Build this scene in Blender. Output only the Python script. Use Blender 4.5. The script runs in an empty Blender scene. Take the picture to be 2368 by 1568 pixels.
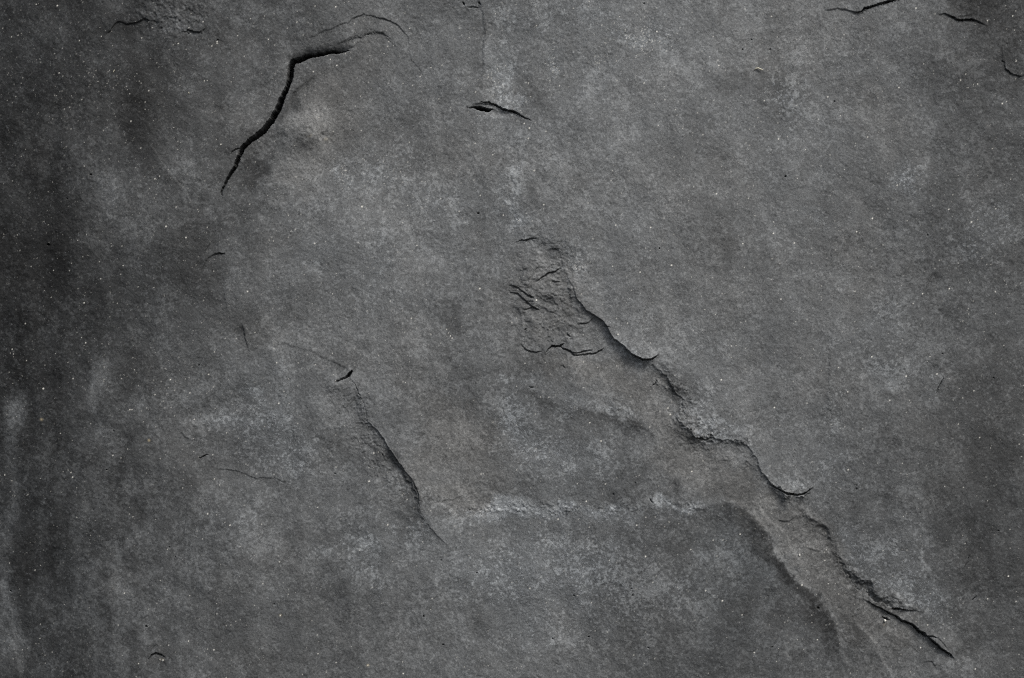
import bpy, math
import numpy as np

# ------------------------------------------------------------------ camera, sky, sun, exposure
S = 1.024 / 2367.0            # metres per drawing unit (the photographed piece of stone is about a metre wide)
CX, CY, CZ = 1183.5, 784.0, 1.5
scene = bpy.context.scene

cam_d = bpy.data.cameras.new("camera")
cam = bpy.data.objects.new("camera", cam_d)
scene.collection.objects.link(cam)
DIST = 2.0
cam.location = (0, -DIST, CZ)
cam.rotation_euler = (math.radians(90), 0, 0)
cam_d.sensor_width = 36
cam_d.lens = 36 * DIST / 1.024
cam_d.clip_end = 100
cam_d.clip_start = 0.05
scene.camera = cam

SUN = np.array([0.42, -0.52, 0.80]); SUN /= np.linalg.norm(SUN)     # towards the sun
elev = math.asin(SUN[2]); azim = math.atan2(SUN[0], SUN[1])          # azimuth clockwise from +Y
world = bpy.data.worlds.new("World")
scene.world = world
world.use_nodes = True
wn = world.node_tree
bg = wn.nodes["Background"]
sky = wn.nodes.new("ShaderNodeTexSky")
sky.sky_type = 'NISHITA'
sky.sun_disc = False
sky.sun_elevation = elev
sky.sun_rotation = azim
sky.dust_density = 4.0
sky.air_density = 1.0
sky.ozone_density = 1.0
hazy = wn.nodes.new("ShaderNodeHueSaturation")        # thin overcast: a greyer sky
hazy.inputs["Saturation"].default_value = 0.45
wn.links.new(sky.outputs[0], hazy.inputs["Color"])
wn.links.new(hazy.outputs[0], bg.inputs[0])
bg.inputs[1].default_value = 0.09

sun_d = bpy.data.lights.new("sun", 'SUN')
sun_d.energy = 1.5
sun_d.angle = math.radians(14)
sun_d.color = (1.0, 0.955, 0.90)
sun = bpy.data.objects.new("sun", sun_d)
scene.collection.objects.link(sun)
from mathutils import Vector
sun.rotation_euler = Vector(SUN.tolist()).to_track_quat('Z', 'Y').to_euler()
sun.location = (1.5, -2, 4)

scene.view_settings.view_transform = 'Standard'
scene.view_settings.look = 'None'
scene.view_settings.gamma = 1.0
scene.view_settings.use_curve_mapping = False
scene.view_settings.exposure = 0.62
scene.cycles.use_denoising = False
scene.cycles.max_bounces = 4
scene.cycles.filter_width = 1.05

# ------------------------------------------------------------------ grid and noise
ST = 1.55
X0, X1, Y0, Y1 = -230.0, 2600.0, -180.0, 1750.0
nx = int((X1 - X0) / ST) + 1
ny = int((Y1 - Y0) / ST) + 1
gx = X0 + ST * np.arange(nx)
gy = Y0 + ST * np.arange(ny)
X, Y = np.meshgrid(gx, gy)
X = X.astype(np.float32); Y = Y.astype(np.float32)
rng = np.random.default_rng(11)


def _wm(coords, n):
    """Catmull-Rom-ish (cubic B-spline) interpolation matrix rows for coords in lattice units."""
    i = np.floor(coords).astype(int)
    f = coords - i
    w = np.stack([(1 - f) ** 3 / 6, (3 * f ** 3 - 6 * f ** 2 + 4) / 6,
                  (-3 * f ** 3 + 3 * f ** 2 + 3 * f + 1) / 6, f ** 3 / 6], 1)
    M = np.zeros((len(coords), n), np.float32)
    for k in range(4):
        M[np.arange(len(coords)), np.clip(i + k, 0, n - 1)] += w[:, k]
    return M


def smooth_noise(wx, wy=None):
    wy = wy or wx
    cx = (gx - X0) / wx + rng.random()
    cy = (gy - Y0) / wy + rng.random()
    n1, n2 = int(cy[-1]) + 5, int(cx[-1]) + 5
    if wx < 8:                                    # small cells: cheap shifted sampling
        R = rng.standard_normal((n1, n2)).astype(np.float32)
        fx = cx - np.floor(cx); ix = np.floor(cx).astype(int)
        fy = cy - np.floor(cy); iy = np.floor(cy).astype(int)
        sx = (fx * fx * (3 - 2 * fx)).astype(np.float32)
        sy = (fy * fy * (3 - 2 * fy)).astype(np.float32)[:, None]
        a = R[iy][:, ix] * (1 - sx) + R[iy][:, ix + 1] * sx
        b = R[iy + 1][:, ix] * (1 - sx) + R[iy + 1][:, ix + 1] * sx
        out = a * (1 - sy) + b * sy
    else:
        R = rng.standard_normal((n1, n2)).astype(np.float32)
        out = _wm(cy, n1) @ R @ _wm(cx, n2).T
    return out / out.std()


def fbm(w, octaves=5, gain=0.55, ratio=1.0):
    out = 0; a = 1.0; tot = 0
    for k in range(octaves):
        if w < 2.2:
            break
        out = out + a * smooth_noise(w, w * ratio)
        tot += a * a
        a *= gain; w /= 2.03
    return out / math.sqrt(tot)


def sample(field, xs, ys):
    u = np.clip((xs - X0) / ST, 0, nx - 1.001); v = np.clip((ys - Y0) / ST, 0, ny - 1.001)
    i = u.astype(int); j = v.astype(int); fu = u - i; fv = v - j
    return ((field[j, i] * (1 - fu) + field[j, i + 1] * fu) * (1 - fv)
            + (field[j + 1, i] * (1 - fu) + field[j + 1, i + 1] * fu) * fv)


def sst(a, b, x):
    t = np.clip((x - a) / (b - a), 0, 1)
    return t * t * (3 - 2 * t)


wx1 = fbm(26, 4, 0.6); wy1 = fbm(26, 4, 0.6)
XW = (X + 1.5 * wx1).astype(np.float32)
YW = (Y + 1.5 * wy1).astype(np.float32)
XR = (X + 5.0 * wx1).astype(np.float32)           # ragged version for crumbling edges
YR = (Y + 5.0 * wy1).astype(np.float32)


def window(pts, pad):
    xs = [p[0] for p in pts]; ys = [p[1] for p in pts]
    i0 = max(0, int((min(xs) - pad - X0) / ST)); i1 = min(nx, int((max(xs) + pad - X0) / ST) + 2)
    j0 = max(0, int((min(ys) - pad - Y0) / ST)); j1 = min(ny, int((max(ys) + pad - Y0) / ST) + 2)
    return slice(j0, j1), slice(i0, i1)


def line_field(pts, pad, ragged=False):
    """distance, signed side (+ on the right-hand side going along, seen in the picture) and value along a polyline"""
    sl = window(pts, pad)
    x = (XR if ragged else XW)[sl]; y = (YR if ragged else YW)[sl]
    best = np.full(x.shape, 1e9, np.float32); side = np.ones(x.shape, np.float32); val = np.zeros(x.shape, np.float32)
    for a, b in zip(pts[:-1], pts[1:]):
        dx, dy = b[0] - a[0], b[1] - a[1]
        L2 = dx * dx + dy * dy
        t = np.clip(((x - a[0]) * dx + (y - a[1]) * dy) / L2, 0, 1)
        d = np.hypot(x - a[0] - t * dx, y - a[1] - t * dy)
        m = d < best
        best[m] = d[m]
        side[m] = np.sign(dx * (y - a[1]) - dy * (x - a[0]))[m]
        val[m] = (a[2] + t * (b[2] - a[2]))[m]
    return sl, best, side, val


# ------------------------------------------------------------------ relief (drawing units, + towards the viewer)
H = 9.0 * fbm(520, 3, 0.5) + 2.3 * fbm(120, 3, 0.5) + 0.5 * fbm(34, 4, 0.6)


def terraces(n, k, sharp=.2):
    t = n * k
    f = t - np.floor(t)
    return (np.floor(t) + sst(.5 - sharp, .5 + sharp, f)) / k


TER = fbm(110, 5, .55)
H = H + 0.55 * terraces(TER, 1.4, .2)              # slate splits in thin ledges
H = H + 0.9 * fbm(60, 3, 0.55, 2.6)                # faint up-and-down ripples
rough = 0.20 * fbm(9, 3, 0.75)
# the slab rolls away towards its left side and a little towards its right
H = H - 46 * sst(560, -260, X) ** 1.5 * 2.2 - 22 * sst(2050, 2600, X)
RM = np.zeros_like(H)                              # extra crumbly roughness mask


def step(pts, L=40, raised=1, w=1.6, low=0.35, Ll=18, ragged=False, foot=0, q=.35):
    pad = 3.2 * max(L, Ll)
    sl, d, s, a = line_field(pts, pad, ragged)
    sd = d * s * raised
    up = np.where(sd > -w, np.exp(-np.maximum(sd, 0) / L), 0) * sst(-w, w * 0.4, sd)
    dn = np.where(sd < w, np.exp(np.minimum(sd, 0) / Ll), 0) * sst(w, -w, sd)
    # end caps: fade where the nearest point is beyond the line's ends is handled by amplitude tapering to 0
    H[sl] += a * ((1 - low) * up - low * dn)
    if foot:                                       # the rim breaks sharply, then runs out in a concave slope
        H[sl] += a * (1 - q) * np.exp(np.minimum(sd, 0) / foot) * sst(w, -w, sd)


def crack(pts, k=7.0, edge=1.1, dmax=70):
    mx = max(p[2] for p in pts)
    sl, d, s, hw = line_field(pts, mx + 6)
    prof = sst(hw + edge * 0.6, np.maximum(hw - edge, hw * 0.2), d) * (hw > 0.02)
    H[sl] -= np.minimum(dmax, k * hw) * prof


def bend(pts, B, L, side, ragged=False):
    sl, d, s, a = line_field(pts, 4 * L, ragged)
    H[sl] -= B * a * np.exp(-(d / L)) * (s * side > 0)


def bump(x, y, rx, ry, ang, amp, pw=2.0):
    c, s_ = math.cos(math.radians(ang)), math.sin(math.radians(ang))
    u = ((XW - x) * c + (YW - y) * s_) / rx; v = (-(XW - x) * s_ + (YW - y) * c) / ry
    return amp * np.exp(-((u * u + v * v) ** (pw / 2)))


# the open crack at the upper left and the flake it frees
MAIN = [(806, 113, .3), (795, 116, 1.6), (782, 119, 2.0), (767, 116, 3.2), (742, 121, 3.6), (717, 127, 4.0), (699, 136, 4.4), (677, 142, 5.8),
        (672, 155, 5.2), (667, 180, 4.4), (658, 205, 4.4), (648, 230, 5.0), (639, 255, 5.4), (622, 282, 5.6),
        (604, 305, 5.0), (590, 316, 4.2), (575, 328, 4.0), (559, 343, 4.6), (552, 362, 4.0), (541, 388, 3.6), (533, 402, 2.6), (525, 419, 2.0),
        (516, 436, 1.4), (511, 448, .9), (512, 461, .2)]
MAIN = [(x, y, w * (1.08 + .07 * math.sin(i * 2.3) * (w > 2))) for i, (x, y, w) in enumerate(MAIN)]
crack(MAIN, k=13, dmax=80)
top = [(820, 108, 0), (782, 117, .9), (742, 119, 1), (717, 125, 1), (699, 134, 1), (677, 140, .9), (670, 158, .3)]
bend(top, 15, 9, +1)
bend([(672, 155, .2), (658, 205, .5), (639, 255, .6), (604, 305, .6), (559, 343, .5), (530, 410, 0)], 5, 6, +1)
crack([(559, 344, 2.2), (548, 345, 1.2), (537, 349, .8), (533, 354, .2)])
step([(545, 350, 0), (534, 348, 3), (530, 356, 0)], L=12, raised=1)
# arcs above the flake
A2 = [(775, 98, 0), (789, 93, 2.2), (804, 88, 4), (832, 82, 4.5), (847, 75, 4.5), (864, 70, 5), (879, 74, 4.5), (894, 84, 3), (909, 96, 1.5), (922, 112, 0)]
step([(x, y, a * 1.2) for x, y, a in A2], L=22, raised=-1, low=.5, Ll=20, w=3)
bend([(790, 94, 0), (804, 88, .5), (832, 82, .8), (864, 70, .8), (894, 84, .5), (915, 100, 0)], 5, 7, -1)
A3 = [(700, 92, 0), (722, 82, 1.2), (747, 70, 1.8), (774, 61, 2.2), (804, 50, 2.4), (822, 39, 2.8), (842, 32, 2.4), (852, 36, 1.2), (862, 36, 2.6), (887, 41, 3),
      (914, 51, 3), (929, 66, 2.2), (942, 82, 1.6), (946, 110, .8), (950, 135, 1.6), (972, 167, 1.2), (980, 185, 0)]
step(A3, L=18, raised=-1, low=.5, Ll=14)
crack([(790, 56, .1), (822, 39, .6), (842, 32, .4), (866, 36, .7), (887, 41, .8), (914, 51, .5), (935, 74, .1)], k=4)
step([(806, 40, 0), (815, 32, 1.6), (832, 16, 1.2), (838, 8, 0)], L=10, raised=-1)
H += bump(1150, 258, 26, 7, 12, -3.5, 3)
# folds on the flake
step([(742, 166, 0), (727, 172, 5), (709, 185, 7), (692, 195, 8), (674, 215, 8), (664, 240, 6), (650, 266, 4), (636, 280, 0)], L=26, raised=1, low=.7, Ll=26, w=5, foot=12, q=.05)
H += bump(640, 268, 16, 12, -40, -5) + bump(706, 285, 50, 70, 20, 20) + bump(618, 330, 30, 40, 30, -6) + bump(770, 230, 130, 120, 0, 10)
H += bump(716, 300, 9, 5, 80, -1.5) + bump(749, 316, 11, 8, 10, -3.2, 4) + bump(751, 319, 8, 5.5, 10, 3.2, 2)
H += bump(580, 400, 45, 30, -40, -7) + bump(600, 372, 16, 8, -50, 3) + bump(665, 245, 20, 34, 30, -6)
step([(560, 460, 0), (570, 440, 3), (600, 395, 3), (612, 380, 0)], L=30, raised=-1, w=8, low=.6)
# small open crack, top centre
crack([(1080, 247, .2), (1094, 247.5, 1.2), (1103, 249, 3.2), (1114, 250, 3.6), (1127, 251, 3.2), (1135, 250, .8)], k=14)
crack([(1108, 237, .2), (1119, 235, .8), (1130, 235, 1.4), (1142, 240, 1.5), (1162, 250, 1.7), (1184, 255, 1.8), (1203, 262, 1.3), (1216, 270, .8), (1228, 279, .1)], k=10)
step([(1090, 243, 0), (1112, 238, 4), (1130, 237, 6), (1142, 242, 6), (1162, 252, 6), (1184, 257, 6), (1203, 264, 4), (1228, 279, 0)], L=30, raised=-1, low=.6, Ll=16)
# seam at the top
step([(1104, -20, 2), (1112, 18, 3), (1118, 75, 3.2), (1118, 150, 2.6), (1107, 182, 1.4), (1104, 205, 0)], L=26, raised=-1, low=.5, Ll=12, w=4)
crack([(1082, 17, .2), (1090, 15, .9), (1100, 15, .9), (1106, 17, .2)])
crack([(1072, 3, 1.4), (1074, 8, 1.2)], k=9); crack([(1109, 4, 1.2), (1111, 8, .8)], k=9)
# top right
TR = [(1993, 24, .4), (1999, 18, 2.2), (2015, 15, 2.3), (2030, 8, 2.0), (2050, 3, 2.4), (2073, -2, 2.2), (2100, -16, 1)]
crack([(x, y, w * .8) for x, y, w in TR], k=11)
step([(1985, 28, 0), (2000, 20, 6), (2030, 10, 6), (2050, 5, 6), (2073, 0, 6), (2130, -25, 0)], L=30, raised=-1, Ll=14)
step([(1908, 19, 0), (1920, 18, 3), (1938, 16, 3), (1960, 19, 2.6), (1975, 25, 4), (1983, 28, 5), (1995, 26, 5), (2002, 18, 0)], L=22, raised=-1, Ll=14, ragged=False)
crack([(1978, 25, .2), (1984, 27, 1), (1993, 25, 1), (1999, 19, .4)])
step([(2165, 33, 0), (2175, 31, 3), (2185, 30, 4), (2200, 37, 5), (2215, 44, 6), (2248, 46, 6), (2262, 50, 4), (2290, 62, 0)], L=26, raised=-1, low=.5, Ll=14)
crack([(2186, 31, .1), (2200, 37, 1), (2215, 44, 1.3), (2248, 46, 1.2), (2256, 48, .2)], k=6)
step([(2212, 36, 0), (2220, 35, 2), (2245, 35, 2), (2250, 36, 0)], L=10, raised=-1)
step([(2312, 95, 0), (2317, 120, 2), (2320, 140, 3), (2326, 157, 3.5), (2336, 166, 4), (2367, 176, 3), (2420, 190, 0)], L=26, raised=-1, ragged=True)
step([(2202, 128, 0), (2199, 150, 1.5), (2196, 178, 1), (2195, 192, 0)], L=9, raised=-1, w=1.5)
# top left
step([(236, 78, 0), (245, 75, 2), (252, 70, 5), (262, 57, 4.5), (270, 51, 3), (290, 55, 3), (325, 46, 4), (335, 41, 4), (342, 45, 4), (355, 49, 2), (375, 55, 0)], L=26, raised=-1, Ll=20, low=.5)
step([(400, 75, 0), (420, 75, 4), (437, 72, 5), (455, 72, 5), (470, 71, 4), (480, 60, 0)], L=22, raised=-1, Ll=16, ragged=True)
step([(365, 42, 0), (380, 38, 2), (405, 39, 2), (410, 41, 0)], L=12, raised=-1)
RM += bump(390, 35, 95, 45, 0, 1.2, 3)
# long faint crease, left
step([(340, 325, 0), (352, 342, 1.2), (400, 405, 1.2), (425, 437, 1.8), (443, 474, 1.8), (450, 500, 0)], L=22, raised=1, Ll=16, w=2.5)
step([(470, 586, 0), (476, 576, 2.4), (486, 560, 2), (488, 552, 0)], L=10, raised=-1)
step([(444, 640, 0), (447, 625, 2), (453, 610, 2), (464, 596, 0)], L=10, raised=-1)
step([(458, 642, 0), (463, 628, 2.5), (475, 603, 3.4), (497, 586, 4), (510, 584, 5), (524, 585, 0)], L=16, raised=-1, low=.6, Ll=10)
crack([(505, 585, .2), (512, 585, 1), (521, 585, .3)])
step([(555, 745, 0), (561, 757, 3), (564, 780, 3), (574, 797, 1.5), (582, 825, 0)], L=14, raised=-1, low=.6, Ll=16)
step([(517, 640, 0), (520, 680, 1.5), (525, 720, 1.2), (530, 745, 0)], L=16, raised=-1, w=3)
H += bump(548, 773, 12, 16, 20, -3)
# hook and the long step below it
HK = [(776, 882, .2), (785, 879, .9), (792, 877, 1.2), (800, 873, 1.8), (807, 869, 3.0), (811, 864, 2.6), (813, 858, .5)]
crack(HK, k=9)
step([(770, 884, 0), (792, 875, 5), (804, 867, 7), (813, 856, 2), (816, 850, 0)], L=14, raised=-1, Ll=12)
LS = [(800, 830, 0), (804, 844, 1), (814, 879, 2.4), (824, 906, 3.2), (836, 931, 3.4), (846, 946, 3.6), (850, 971, 4.4), (859, 981, 5.4), (877, 994, 8), (892, 1021, 11),
      (902, 1039, 12), (917, 1061, 13), (937, 1089, 12), (952, 1104, 11), (961, 1126, 11), (967, 1144, 11), (965, 1164, 8), (968, 1178, 6.5), (984, 1203, 5.5), (1004, 1228, 5), (1027, 1248, 3), (1050, 1275, 0)]
step([(x, y, a * 1.15) for x, y, a in LS], L=70, raised=-1, low=.5, Ll=42, w=2.2, foot=15, q=.10)
step([(842, 985, 0), (852, 1000, 2), (872, 1020, 3), (884, 1040, 3), (890, 1060, 2), (880, 1080, 0)], L=16, raised=1, w=2, ragged=True)
step([(905, 1045, 0), (915, 1075, 2), (930, 1100, 3), (948, 1118, 3), (956, 1145, 3), (960, 1170, 0)], L=8, raised=-1, w=2, ragged=True)
step([(625, 775, 0), (660, 795, 1.5), (710, 812, 1.8), (760, 830, 2), (800, 850, 2.5), (812, 862, 0)], L=26, raised=-1, w=4, low=.5)
crack([(814, 879, .2), (820, 895, .7), (824, 908, .8), (834, 926, .5), (838, 932, .4), (846, 948, .6), (849, 966, .7), (852, 975, .1)], k=5)
crack([(954, 1107, .3), (960, 1126, 1.1), (966, 1144, .9), (964, 1160, .7), (970, 1180, .5), (984, 1202, .4), (1000, 1222, .2)], k=5)
H += bump(893, 1025, 18, 14, 50, -3) + bump(905, 1065, 26, 16, 60, -3)
step([(825, 1000, 0), (845, 990, 1.2), (853, 982, 0)], L=12, raised=-1)
# ledges, lower left
step([(500, 1087, 0), (512, 1088, 1.8), (532, 1089, 2), (560, 1095, 1), (592, 1106, 2), (625, 1105, 2), (640, 1105, 1), (655, 1112, 2), (675, 1112, 0)], L=20, raised=-1, Ll=14)
crack([(456, 1062, .2), (464, 1059, .9), (470, 1056, 1.2), (477, 1053, .5), (482, 1053, .1)], k=8)
step([(412, 996, 0), (420, 1001, 2), (436, 1013, 2.4), (445, 1020, 0)], L=14, raised=-1, w=3)
step([(395, 983, 0), (420, 990, 2), (470, 985, 2), (520, 975, 0)], L=24, raised=-1, w=8)
crack([(342, 1524, .2), (344, 1519, .8), (348, 1514, 1.1), (357, 1512, 1.2), (370, 1515, 1.1), (378, 1521, .5), (382, 1525, .1)], k=8)
step([(342, 1524, 0), (347, 1515, 3), (357, 1512, 3), (372, 1516, 3), (382, 1526, 0)], L=12, raised=-1)
step([(343, 1506, 0), (347, 1500, 1.6), (357, 1492, 2), (366, 1495, 0)], L=8, raised=-1)
step([(318, 1437, 0), (325, 1430, 1.6), (332, 1426, 2), (347, 1425, 0)], L=8, raised=-1)
crack([(334, 1449, 1.3), (337, 1451, 1.0)], k=6)
step([(318, 1465, 0), (326, 1460, 1.4), (336, 1453, 1.6), (340, 1448, 0)], L=8, raised=-1)
step([(312, 1325, 0), (318, 1320, 1.4), (326, 1318, 0)], L=8, raised=-1)
step([(4, 1430, 0), (10, 1450, 2), (18, 1490, 3), (24, 1530, 3), (40, 1580, 3), (60, 1640, 0)], L=20, raised=1, w=9, low=.5)
crack([(10, 1372, 1.0), (12, 1374, .8)], k=6)

# the big diagonal scar: right layer stands proud, channel below it
E1 = [(1180, 545, 0), (1211, 548, 1.2), (1243, 539, 2), (1266, 552, 1.0), (1291, 577, 1.0), (1301, 612, 1.4), (1306, 632, 2.0), (1326, 662, 3.4), (1333, 687, 5),
      (1343, 699, 8), (1353, 717, 9), (1371, 729, 10), (1396, 744, 11), (1408, 762, 12), (1420, 784, 13), (1443, 799, 15), (1463, 819, 17),
      (1486, 829, 18), (1508, 825, 14), (1518, 817, 5), (1524, 806, 0)]
step([(x, y, a * 1.35) for x, y, a in E1], L=85, raised=-1, low=.5, Ll=60, w=1.8, foot=12, q=.34)
crack([(1430, 792, .1), (1443, 801, .4), (1463, 820, .7), (1486, 831, 1.5), (1508, 827, 1.6), (1517, 819, .5), (1521, 813, .1)], k=6)
E2 = [(1496, 822, 0), (1510, 838, 4), (1533, 859, 7), (1558, 895, 8), (1583, 924, 8), (1580, 950, 7), (1578, 974, 7), (1593, 991, 9), (1613, 1009, 11), (1628, 1013, 11), (1648, 1008, 8),
      (1672, 1012, 6), (1698, 1013, 5), (1712, 1010, 5), (1741, 1034, 5), (1753, 1071, 6), (1770, 1100, 9), (1790, 1120, 12), (1806, 1133, 14), (1822, 1141, 14), (1840, 1143, 13), (1858, 1139, 9), (1872, 1131, 4), (1880, 1122, 0)]
step([(x, y, a * (1.1 if 1770 < x < 1870 else 1.15)) for x, y, a in E2], L=70, raised=-1, low=.5, Ll=55, w=4, ragged=True, foot=19, q=.10)
crack([(1770, 1116, .1), (1790, 1127, .7), (1806, 1135, 1.2), (1822, 1141.5, 1.9), (1840, 1143.5, 2.0), (1858, 1139.5, 1.5), (1868, 1133, .9), (1877, 1128, .1)], k=9)
crack([(1607, 1010, .1), (1618, 1015, 1.0), (1630, 1017, 1.5), (1642, 1013, .9), (1650, 1011, .1)], k=4)
E3 = [(1855, 1165, 0), (1865, 1195, 5), (1885, 1212, 8), (1912, 1227, 8), (1927, 1255, 8), (1935, 1282, 8), (1955, 1312, 9), (1985, 1335, 9), (2010, 1352, 9), (2040, 1380, 10), (2067, 1389, 9), (2100, 1404, 5), (2130, 1412, 0)]
step([(x, y, a * 1.15) for x, y, a in E3], L=60, raised=-1, low=.5, Ll=50, w=11, ragged=True, foot=22, q=.0)
bend([(1912, 1240, 0), (1945, 1315, .6), (1985, 1358, 1), (2030, 1395, 1), (2060, 1410, 0)], 7, 16, -1, True)
G = [(2003, 1391, .1), (2012, 1396, .7), (2025, 1403, 1), (2040, 1411, 1.1), (2055, 1421, .8), (2070, 1425, 1.3), (2087, 1438, 1.3), (2110, 1450, 2.0), (2130, 1465, 2.7), (2148, 1474, 2.4),
     (2160, 1477, 1.2), (2170, 1478, .5)]
crack([(x, y, w * .72) for x, y, w in G], k=11)
step([(1995, 1385, 0), (2025, 1403, 6), (2047, 1415, 7), (2070, 1424, 8), (2110, 1449, 10), (2130, 1464, 11), (2150, 1476, 12), (2165, 1492, 12), (2180, 1507, 12), (2200, 1516, 8), (2210, 1526, 0)], L=38, raised=-1, low=.4, Ll=26)
crack([(2150, 1478, .2), (2158, 1486, .6), (2165, 1493, 1.0), (2180, 1507, 1.4), (2190, 1512, 1.3), (2200, 1516, 1.2), (2205, 1522, .2)], k=11)
crack([(2060, 1407, .3), (2064, 1408, 1.6), (2075, 1409, 1.8), (2085, 1411, 1.2), (2100, 1415, .5), (2120, 1414, .1)], k=10)
step([(2055, 1405, 0), (2065, 1408, 5), (2085, 1411, 5), (2120, 1415, 2), (2145, 1420, 0)], L=24, raised=-1)
crack([(2040, 1426, .4), (2046, 1429, 1.4), (2053, 1432, 1.6), (2058, 1434, .3)], k=9)
step([(2160, 1474, 0), (2172, 1480, 3), (2185, 1495, 3), (2198, 1512, 0)], L=14, raised=-1)
H += bump(2172, 1488, 22, 7, 50, 3)

# lower-left bank of the channel: the dark plate stands proud of it, lit wall towards the light
B1 = [(1480, 1140, 0), (1498, 1158, 3), (1540, 1170, 3), (1600, 1172, 4), (1625, 1158, 5), (1650, 1150, 6), (1690, 1158, 6), (1720, 1170, 7), (1740, 1188, 8), (1759, 1213, 9), (1775, 1240, 9), (1800, 1288, 9),
      (1825, 1320, 9), (1855, 1347, 9), (1880, 1383, 8), (1905, 1413, 8), (1930, 1450, 8), (1950, 1495, 8), (1962, 1530, 8), (1980, 1575, 8), (2010, 1650, 8), (2040, 1760, 6)]
step([(x, y, a * .45) for x, y, a in B1], L=46, raised=1, low=.5, Ll=36, w=11)
step([(1735, 1150, 0), (1760, 1180, 1.6), (1775, 1200, 2), (1807, 1225, 2.6), (1820, 1245, 3), (1828, 1270, 2.4), (1850, 1300, 1.4), (1880, 1340, 0)], L=20, raised=1, Ll=14, w=6)
step([(1955, 1405, 0), (1970, 1425, 2.4), (2000, 1458, 3), (2027, 1498, 3.4), (2047, 1538, 3.0), (2070, 1567, 3.0), (2110, 1640, 0)], L=26, raised=1, Ll=20, w=8)
step([(1908, 1408, 0), (1930, 1430, 2), (1960, 1480, 2), (1975, 1530, 0)], L=12, raised=1, w=3)
H += bump(2030, 1540, 34, 40, 40, -5) + bump(1985, 1478, 26, 50, -30, -3)
step([(1795, 1202, 0), (1803, 1202, 2.4), (1822, 1204, 2), (1836, 1195, 2), (1842, 1190, 0)], L=12, raised=-1)
step([(1866, 1268, 0), (1874, 1269, 2.2), (1888, 1273, 1.6), (1895, 1272, 0)], L=12, raised=-1)
step([(1965, 1424, 0), (1975, 1425, 1.6), (1990, 1420, 0)], L=10, raised=-1)
step([(2134, 1532, 0), (2142, 1532, 2), (2155, 1530, 2), (2163, 1538, 2.4), (2166, 1550, 0)], L=12, raised=-1)
H += bump(1790, 1150, 26, 12, 20, -3)

# crumbly broken ground inside the scar
CR = [([(1176, 660, .1), (1190, 662, .5), (1203, 669, .8), (1221, 684, 1), (1228, 688, 1.6), (1233, 688, .2)], 5),
      ([(1178, 677, .2), (1198, 679, .6), (1213, 694, .7), (1222, 704, .6), (1228, 711, 1.1), (1237, 715, 1), (1246, 716, .2)], 5),
      ([(1206, 719, .2), (1215, 716, .6), (1228, 711, .6)], 3),
      ([(1236, 654, .1), (1250, 648, .8), (1264, 638, 1.1), (1270, 634, .9), (1283, 630, .9), (1297, 624, .3)], 6),
      ([(1276, 653, .2), (1285, 654, .8), (1297, 656, .2)], 5),
      ([(1185, 564, .1), (1205, 558, .7), (1216, 556, .9), (1228, 552, .7), (1244, 545, .2)], 5),
      ([(1268, 575, .2), (1280, 576, .8), (1290, 580, .2)], 4),
      ([(1260, 816, .1), (1268, 807, .9), (1276, 801, 1.3), (1286, 801, 1.8), (1296, 799, 1.4), (1307, 792, .2)], 7),
      ([(1295, 799, .4), (1305, 805, .9), (1318, 813, 1), (1328, 822, 1), (1340, 821, .8), (1353, 820, .8), (1378, 817, .9), (1390, 811, .8), (1400, 804, .1)], 6),
      ([(1316, 811, .4), (1328, 817, .7), (1338, 816, .9), (1348, 813, .8), (1360, 811, .7), (1373, 808, .1)], 6),
      ([(1202, 796, .1), (1212, 806, .6), (1226, 812, .7), (1240, 813, .7), (1251, 812, .2)], 4),
      ([(1310, 768, .2), (1312, 773, 1.0), (1319, 776, .8), (1322, 774, .2)], 4),
      ([(1335, 750, .2), (1345, 748, .8), (1358, 747, .6), (1374, 737, .2)], 4),
      ([(1394, 756, .2), (1402, 757, 1), (1412, 758, .3)], 4),
      ([(1224, 896, .3), (1230, 898, .9), (1238, 899, .2)], 5),
      ([(1505, 891, .3), (1510, 889, 1.1), (1516, 883, .4)], 5),
      ([(1299, 840, .3), (1303, 850, .7), (1303, 853, .2)], 4),
      ([(1208, 763, .2), (1213, 761, 1), (1217, 760, .3)], 5),
      ([(1316, 680, .5), (1317, 684, .7)], 4),
      ([(1262, 693, .2), (1266, 692, .9), (1270, 690, .2)], 4),
      ([(1500, 1153, .2), (1505, 1160, .9), (1512, 1166, .2)], 5),
      ([(2165, 912, .1), (2172, 897, .7), (2177, 886, .9), (2182, 876, .5), (2183, 870, .1)], 5),
      ([(2222, 1322, .1), (2230, 1314, .5), (2238, 1303, .6), (2241, 1288, .3)], 5),
      ([(2248, 1390, .9), (2251, 1388, 1.0), (2260, 1381, .3)], 4),
      ([(1978, 1414, .1), (1984, 1413, .6), (1990, 1412, .1)], 4),
      ([(816, 862, .5), (816, 866, .3)], 2)]
for p, k in CR:
    crack(p, k=k * 1.3)
    mx = max(q[2] for q in p)
    if p[0][1] < 900 and p[0][0] < 1600:
        amp = [(q[0], q[1], (0 if i in (0, len(p) - 1) else 3.4)) for i, q in enumerate(p)]
        r = -1 if p[-1][0] > p[0][0] else 1
        step(amp, L=14, raised=r, low=.5, Ll=9)
for a in [(1205, 715, 14, 10, 30), (1235, 745, 12, 16, -20), (1222, 700, 8, 5, 0), (1285, 735, 18, 12, 10), (1332, 765, 16, 10, 30), (1262, 700, 22, 12, 0),
          (1245, 600, 20, 16, 0), (1270, 600, 14, 12, 0), (1300, 770, 26, 12, -10), (1215, 640, 20, 12, 10)]:
    H += bump(a[0], a[1], a[2], a[3], a[4], 2.6 if (a[0] % 2) else -2.6, 3)
H += bump(1316, 699, 12, 11, 0, -2.5) + bump(1558, 1120, 6, 8, 0, -2)
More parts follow.
